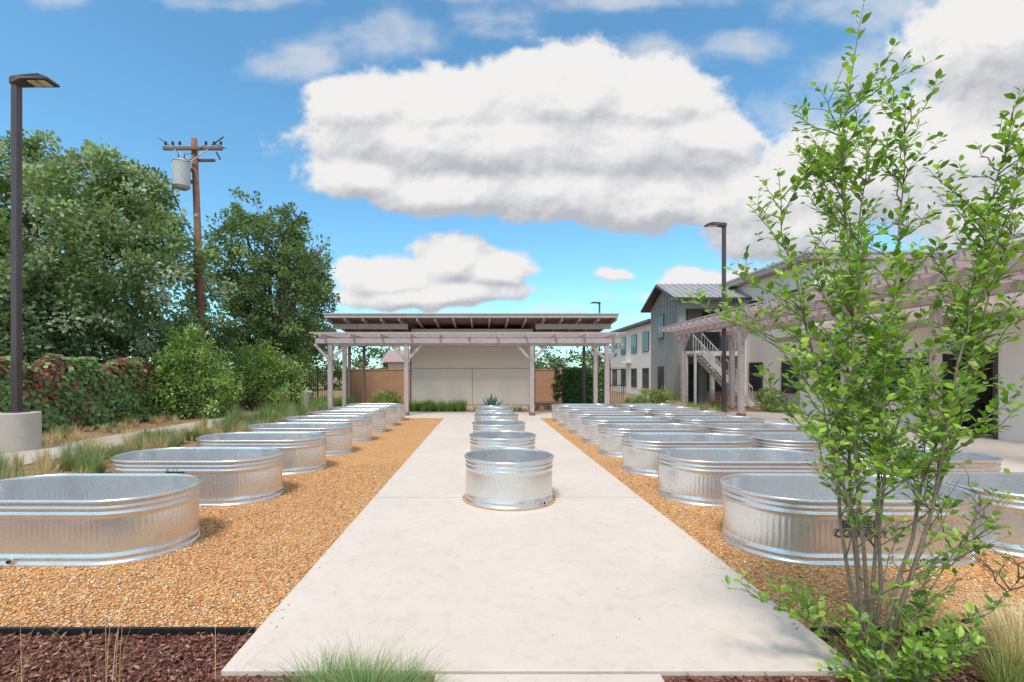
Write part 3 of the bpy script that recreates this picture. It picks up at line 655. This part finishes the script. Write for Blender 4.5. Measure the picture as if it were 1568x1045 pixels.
# ------------------------------------------------------------------ foreground sapling
sp_ = empty('young_multi_stem_tree', (2.22, 2.72, 0)); OX, OY = 2.22, 2.72
stems = [
 [(2.20,0,0),(2.17,0.02,.35),(2.10,.05,.9),(2.05,.05,1.5),(1.92,.1,2.1),(1.80,.12,2.6),(1.77,.1,2.98)],
 [(2.22,0,0),(2.20,-.03,.4),(2.12,-.06,1.1),(2.10,-.05,2.0),(2.07,0,2.9),(2.13,.02,3.4),(2.20,.0,3.9)],
 [(2.24,0,0),(2.28,.04,.4),(2.37,.1,1.1),(2.45,.14,1.8),(2.56,.18,2.6),(2.62,.2,3.45)],
 [(2.26,0,0),(2.34,-.05,.35),(2.50,-.1,1.0),(2.64,-.1,1.8),(2.82,-.08,2.5),(3.02,-.05,3.2)],
 [(2.19,0,0),(2.14,-.06,.4),(2.02,-.15,1.0),(1.82,-.2,1.6),(1.46,-.2,2.1)],
 [(2.25,0,0),(2.42,.05,.3),(2.66,.1,.85),(2.9,.15,1.4),(3.1,.2,2.1)],
 [(2.21,0,0),(2.25,.1,.5),(2.27,.2,1.3),(2.30,.25,2.1),(2.36,.22,2.8),(2.4,.2,3.2)],
 [(2.23,0,0),(2.26,-.05,.5),(2.22,-.12,1.2),(2.2,-.15,1.9),(2.3,-.12,2.4)],
 [(2.24,0,0),(2.38,.0,.5),(2.55,.02,1.1),(2.75,.02,1.6),(2.95,0,2.3),(3.1,0,2.7)],
 [(2.18,0,0),(2.05,.05,.2),(1.85,.05,.34),(1.62,.0,.45)],
 [(2.27,0,0),(2.5,-.1,.25),(2.8,-.15,.5),(3.05,-.15,.75)],
 [(2.23,0,0),(2.3,-.2,.2),(2.42,-.3,.35),(2.5,-.35,.55)],
 [(2.2,0,0),(2.1,-.2,.12),(1.98,-.3,.2),(1.88,-.35,.3)],
 [(2.25,0,0),(2.55,.05,.35),(2.9,.1,.8),(3.15,.1,1.15)],
 [(2.22,0,0),(2.2,-.2,.15),(2.2,-.32,.3),(2.15,-.4,.42)],
]
NM = 9
mb = MB(); LP, LD, LS, LC = [], [], [], []
def interp(P, t):
    L = [0]
    for i in range(len(P)-1): L.append(L[-1]+(P[i+1]-P[i]).length)
    s = t*L[-1]
    for i in range(len(P)-1):
        if s <= L[i+1] or i == len(P)-2:
            u = (s-L[i])/max(1e-6, L[i+1]-L[i]); return P[i].lerp(P[i+1], u), (P[i+1]-P[i]).normalized(), L[-1]
LCOL = [(0.26,0.44,0.055),(0.19,0.35,0.05),(0.14,0.27,0.045),(0.40,0.60,0.08),(0.22,0.40,0.05),(0.33,0.53,0.07)]
def leaves_along(P, t0, step, size):
    _, _, L = interp(P, 0); n = max(2, int(L*(1-t0)/step)); ph = random.random()*6
    for k in range(n+1):
        t = t0+(1-t0)*k/n; p, d, _ = interp(P, min(t, 1)); a = ph+k*2.4
        if 0.42 < p.z < 1.15 and random.random() < 0.62: continue
        for rep in range(1 if random.random() < 0.4 else 2):
            ax = Vector((math.cos(a+rep*2), math.sin(a+rep*2), 0)); dd = (d*0.75+ax*0.9+Vector((0,0,0.05+random.uniform(-.35,.4)))).normalized()
            LP.append(tuple(p)); LD.append(tuple(dd)); LS.append(size*random.uniform(.5,1.25)*(0.75 if k == n else 1))
            LC.append(random.choice(LCOL))
def wob(a, b, n, w):
    out = []
    for i in range(n+1):
        p = a.lerp(b, i/n)
        if 0 < i < n: p += Vector((random.uniform(-w,w),random.uniform(-w,w),random.uniform(-w,w)))
        out.append(p)
    return out
for si, st in enumerate(stems):
    P = [Vector((p[0]-OX, p[1], p[2])) for p in st]
    Q = []
    for i in range(len(P)-1):
        Q.append(P[i]); Q.append(P[i].lerp(P[i+1], .5)+Vector((random.uniform(-.02,.02),random.uniform(-.02,.02),0)))
    Q.append(P[-1]); n = len(Q); r0 = 0.0125 if si < NM else 0.006
    mb.tube(Q, [r0*(1-0.85*i/(n-1)) for i in range(n)], M['sapbark'], 8)
    leaves_along(Q, 0.35 if si < NM else 0.2, 0.045, 0.070)
    _, _, L = interp(Q, 0); nb = int(L*(11.0 if si < NM else 14))
    for k in range(nb):
        t = random.uniform(0.2, 0.96) if si < NM else random.uniform(0.2, 0.98); p, d, _ = interp(Q, t); a = random.random()*2*math.pi
        h = p.z
        if 0.4 < h < 1.05 and random.random() < 0.45: continue
        bl = random.uniform(0.14, 0.5)*(1.1-0.6*max(0, (h-2.5)/1.3))*(0.7 if si >= NM else 1)
        dd = (Vector((math.cos(a), math.sin(a)*0.7, 0))*0.9+Vector((0,0,random.uniform(0.2,1.1)))+d*0.3).normalized()
        e_ = p+dd*bl; br = wob(p, e_, 4, 0.018); br[-1].z += 0.03
        mb.tube(br, [0.0045,0.0038,0.003,0.0022,0.0013], M['sapbark'], 5); leaves_along(br, 0.15, 0.034, 0.068)
        if bl > 0.26:
            for q in range(3):
                p2 = br[random.choice([1,2,3])]; e2 = p2+(dd+Vector((random.uniform(-1,1),random.uniform(-1,1),random.uniform(-.3,.8)))).normalized()*random.uniform(.1,.22)
                b2 = wob(p2, e2, 3, .01); mb.tube(b2, [.0025,.002,.0016,.001], M['sapbark'], 4); leaves_along(b2, 0.25, 0.033, 0.062)
mb.build('stems', sp_, smooth=True)
LP = np.array(LP); LD = np.array(LD); n = len(LP); LC = np.array(LC)*rng.uniform(.7, 1.25, (n, 1))
V, F, CC = inst(L2_T, L2_F, LP, LD, rdir(n)*0.6+np.array([0,-0.25,1.0]), np.array(LS), LC)
mesh_np('leaves', V, F, M['leafgloss'], CC, sp_)

# ------------------------------------------------------------------ clouds (procedural, computed per direction)
rng = np.random.default_rng(21)
GT = rng.random((256, 256))*2*np.pi; GX, GY = np.cos(GT).astype(np.float32), np.sin(GT).astype(np.float32)
def perlin(x, y, off=0):
    x = x+off*17.3; y = y+off*9.7
    xi = np.floor(x).astype(np.int32); yi = np.floor(y).astype(np.int32); xf = (x-xi).astype(np.float32); yf = (y-yi).astype(np.float32)
    uu = xf*xf*xf*(xf*(xf*6-15)+10); vv = yf*yf*yf*(yf*(yf*6-15)+10)
    x0 = xi & 255; x1 = (xi+1) & 255; y0 = yi & 255; y1 = (yi+1) & 255
    a = GX[x0,y0]*xf+GY[x0,y0]*yf; b = GX[x1,y0]*(xf-1)+GY[x1,y0]*yf
    c = GX[x0,y1]*xf+GY[x0,y1]*(yf-1); d = GX[x1,y1]*(xf-1)+GY[x1,y1]*(yf-1)
    return (a+(b-a)*uu)*(1-vv)+(c+(d-c)*uu)*vv
def fbm(x, y, f, o, off=0, g=0.55, bil=False):
    s = 0; a = 1; t = 0
    for i in range(o):
        p = perlin(x*f, y*f, off+i*1.37)
        s = s+a*((1-2.6*np.abs(p)) if bil else p*1.5); t += a; a *= g; f *= 2.03
    return s/t
RES = 0.0022; UMAX, VMAX = 2.4, 1.5
gu, gv_ = np.meshgrid(np.arange(-UMAX, UMAX, RES, dtype=np.float32), np.arange(-0.02, VMAX, RES, dtype=np.float32))
wu = gu+0.055*fbm(gu, gv_, 3.5, 4, 3); wv_ = gv_+0.035*fbm(gu, gv_, 3.5, 4, 7)
def field(bl):
    acc = np.full(gu.shape, -2, np.float32)
    for (a, b_, ru, rv, wt) in bl:
        dy = (wv_-b_); rr = np.where(dy < 0, rv*0.8, rv)
        r = np.sqrt(((wu-a)/ru)**2+(dy/rr)**2); d = wt*(1.15-r); h = np.clip(0.5+0.5*(d-acc)/0.25, 0, 1); acc = acc*(1-h)+d*h+0.25*h*(1-h)
    return acc
cum = [(-.25,.575,.13,.06,1),(-.08,.575,.15,.08,1),(.17,.60,.17,.10,1),(.13,.635,.08,.05,1),(.36,.57,.15,.09,1),(.47,.50,.13,.07,1),(0,.50,.36,.08,1),(.28,.47,.30,.09,1),
 (-.26,.42,.14,.055,.9),(-.06,.39,.22,.06,1),(.20,.39,.25,.07,.8),(.36,.36,.28,.065,1),(.57,.37,.16,.09,1),(.64,.30,.16,.07,.8),(.80,.42,.24,.12,.8),(1.02,.47,.26,.13,.8),(1.08,.70,.19,.13,.9),(1.12,.33,.2,.10,.7),
 (-.07,.235,.085,.055,1),(.02,.215,.09,.045,1),(-.21,.20,.12,.045,1),(-.28,.215,.05,.035,1),(-.12,.165,.22,.03,.9),
 (.45,.20,.10,.028,.9),(.57,.20,.12,.03,.8),(.28,.215,.035,.016,.6),(.5,.17,.2,.02,.5),(1.7,.6,.3,.2,1),(-1.8,.5,.4,.15,.8),(0.1,1.2,.5,.15,.8),(-1.2,1.1,.3,.12,.8)]
wsp = [(-.52,.80,.18,.05,1),(-.12,.83,.22,.06,1),(.34,.80,.24,.05,1),(-.40,.66,.13,.05,.9),(-.22,.71,.15,.06,.8),(.56,.70,.13,.05,.8),(.36,.68,.12,.05,.7),(-.9,.80,.10,.05,.6),(.03,.74,.10,.05,.9),(.8,.77,.22,.06,.9),(.66,.55,.14,.06,.8),(.8,.62,.16,.08,.8),(-.33,.5,.08,.05,.6),(-.35,.40,.08,.03,.5),(1.1,.58,.2,.06,.7),(0.08,0.12,.5,.03,.5)]
B = field(cum); bil = fbm(gu, gv_*1.25, 7.0, 6, 11, 0.56, True); fin_n = fbm(gu, gv_, 22, 5, 23, 0.6)
D1 = np.minimum(B, 0.8)+0.42*(bil-0.25)+0.16*fin_n
def sstep(x, a, b): t = np.clip((x-a)/(b-a), 0, 1); return t*t*(3-2*t)
A1 = sstep(D1, 0.0, 0.34)
Wf = field(wsp); D2 = np.minimum(Wf, 0.6)+0.8*fbm(gu, gv_*1.8, 5, 7, 31, 0.62); A2 = 0.66*sstep(D2, 0.0, 0.95)
Hh = np.clip(D1, 0, 1.3)
def shift(a, du, dv):
    i = int(round(dv/RES)); j = int(round(du/RES)); return np.roll(np.roll(a, -i, 0), -j, 1)
S = 0.5+0.9*(Hh-shift(Hh, -.004, .008))+0.6*(Hh-shift(Hh, -.010, .022))+0.4*(Hh-shift(Hh, -.02, .05))
Bc = np.clip(B, 0, 1.2); S = S+0.5*(Bc-shift(Bc, -.03, .11))
low = sstep(Bc, 0.35, 0.9)*sstep(fbm(gu, gv_*1.5, 2.6, 4, 41), -0.25, 0.45)
S = np.clip(S-0.18*low+0.18, 0, 1)
A = A1+(1-A1)*A2; SS = np.where(A > 1e-3, (A1*S+(1-A1)*A2*0.75)/np.maximum(A, 1e-3), 0.75)
A = A*sstep(gv_, 0.0, 0.08)
edge = sstep(UMAX-np.abs(gu), 0.05, 0.9)*sstep(VMAX-gv_, 0.03, 0.45); A = A*edge+(1-edge)*0.6  # even cloud added outside the view to whiten ambient light and steel reflections
Wd, Ht = 4096, 2048
phi = (0.5-(np.arange(Wd//2)+0.5)/Wd)*2*np.pi; el = ((np.arange(Ht//2)+0.5)/Ht)*np.pi
cp, sp2 = np.cos(phi), np.sin(phi); ce, se = np.cos(el), np.sin(el)
yy = np.maximum(ce[:, None]*sp2[None], 1e-4); uu_ = ce[:, None]*cp[None]/yy; vv_ = se[:, None]/yy
fi = (vv_+0.02)/RES; fj = (uu_+UMAX)/RES; okm = (fi >= 0) & (fi < gu.shape[0]-2) & (fj >= 0) & (fj < gu.shape[1]-2)
fi = np.clip(fi, 0, gu.shape[0]-2.001); fj = np.clip(fj, 0, gu.shape[1]-2.001); i0 = fi.astype(int); j0 = fj.astype(int); ti = fi-i0; tj = fj-j0
def samp(a): return (a[i0,j0]*(1-ti)*(1-tj)+a[i0+1,j0]*ti*(1-tj)+a[i0,j0+1]*(1-ti)*tj+a[i0+1,j0+1]*ti*tj)
ea = np.where(okm, samp(A), 0.6); es = np.where(okm, samp(SS), 0.75)  # same added cloud fills the unseen sky beyond the grid
px = np.zeros((Ht, Wd, 4), np.float32); px[..., 3] = 1; px[..., 1] = 0.75
px[Ht//2:, :Wd//2, 0] = ea; px[Ht//2:, Wd//2:, 0] = ea[:, ::-1]; px[Ht//2:, :Wd//2, 1] = es; px[Ht//2:, Wd//2:, 1] = es[:, ::-1]
img = bpy.data.images.new('cloud_cover', Wd, Ht, alpha=False, float_buffer=False); img.colorspace_settings.name = 'Non-Color'
img.pixels.foreach_set(px.ravel()); img.update(); img.pack()

# ------------------------------------------------------------------ world
w = bpy.data.worlds.new('World'); sc.world = w; w.use_nodes = True; nt = w.node_tree; nt.nodes.clear()
out = nt.nodes.new('ShaderNodeOutputWorld'); bg = nt.nodes.new('ShaderNodeBackground'); bg.inputs[1].default_value = 0.15
nt.links.new(bg.outputs[0], out.inputs[0])
SUN_EL, SUN_AZ = math.radians(60), math.radians(200)
sky = nt.nodes.new('ShaderNodeTexSky'); sky.sky_type = 'NISHITA'; sky.sun_disc = False; sky.sun_elevation = SUN_EL; sky.sun_rotation = SUN_AZ
sky.air_density = 1.0; sky.dust_density = 0.6; sky.ozone_density = 1.0
skc = mix(nt, 1.0, sky.outputs[0], (0.88, 1.42, 1.50), 'MULTIPLY')
env = nt.nodes.new('ShaderNodeTexEnvironment'); env.image = img
se_ = nt.nodes.new('ShaderNodeSeparateColor'); nt.links.new(env.outputs[0], se_.inputs[0])
shc = mix(nt, se_.outputs[1], (3.3, 3.4, 3.7), (5.9, 5.85, 5.8))
nt.links.new(mix(nt, se_.outputs[0], skc, shc), bg.inputs[0])

sun = bpy.data.lights.new('sun', 'SUN'); sun.energy = 2.7; sun.angle = math.radians(13); sun.color = (1.0, 0.92, 0.82)
so = bpy.data.objects.new('sun', sun); COL.objects.link(so)
sd = Vector((math.sin(SUN_AZ)*math.cos(SUN_EL), math.cos(SUN_AZ)*math.cos(SUN_EL), math.sin(SUN_EL)))
so.rotation_euler = (-sd).to_track_quat('-Z', 'Y').to_euler()

cam = bpy.data.cameras.new('camera'); cam.lens = 720/1568*36; cam.sensor_width = 36; cam.shift_x = 44/1568; cam.shift_y = 50/1568
cam.clip_start = 0.05; cam.clip_end = 2000
co = bpy.data.objects.new('camera', cam); COL.objects.link(co); co.location = (0, 0, 1.76); co.rotation_euler = (math.radians(90), 0, 0)
sc.camera = co
sc.view_settings.view_transform = 'Standard'; sc.view_settings.look = 'None'; sc.view_settings.exposure = 0
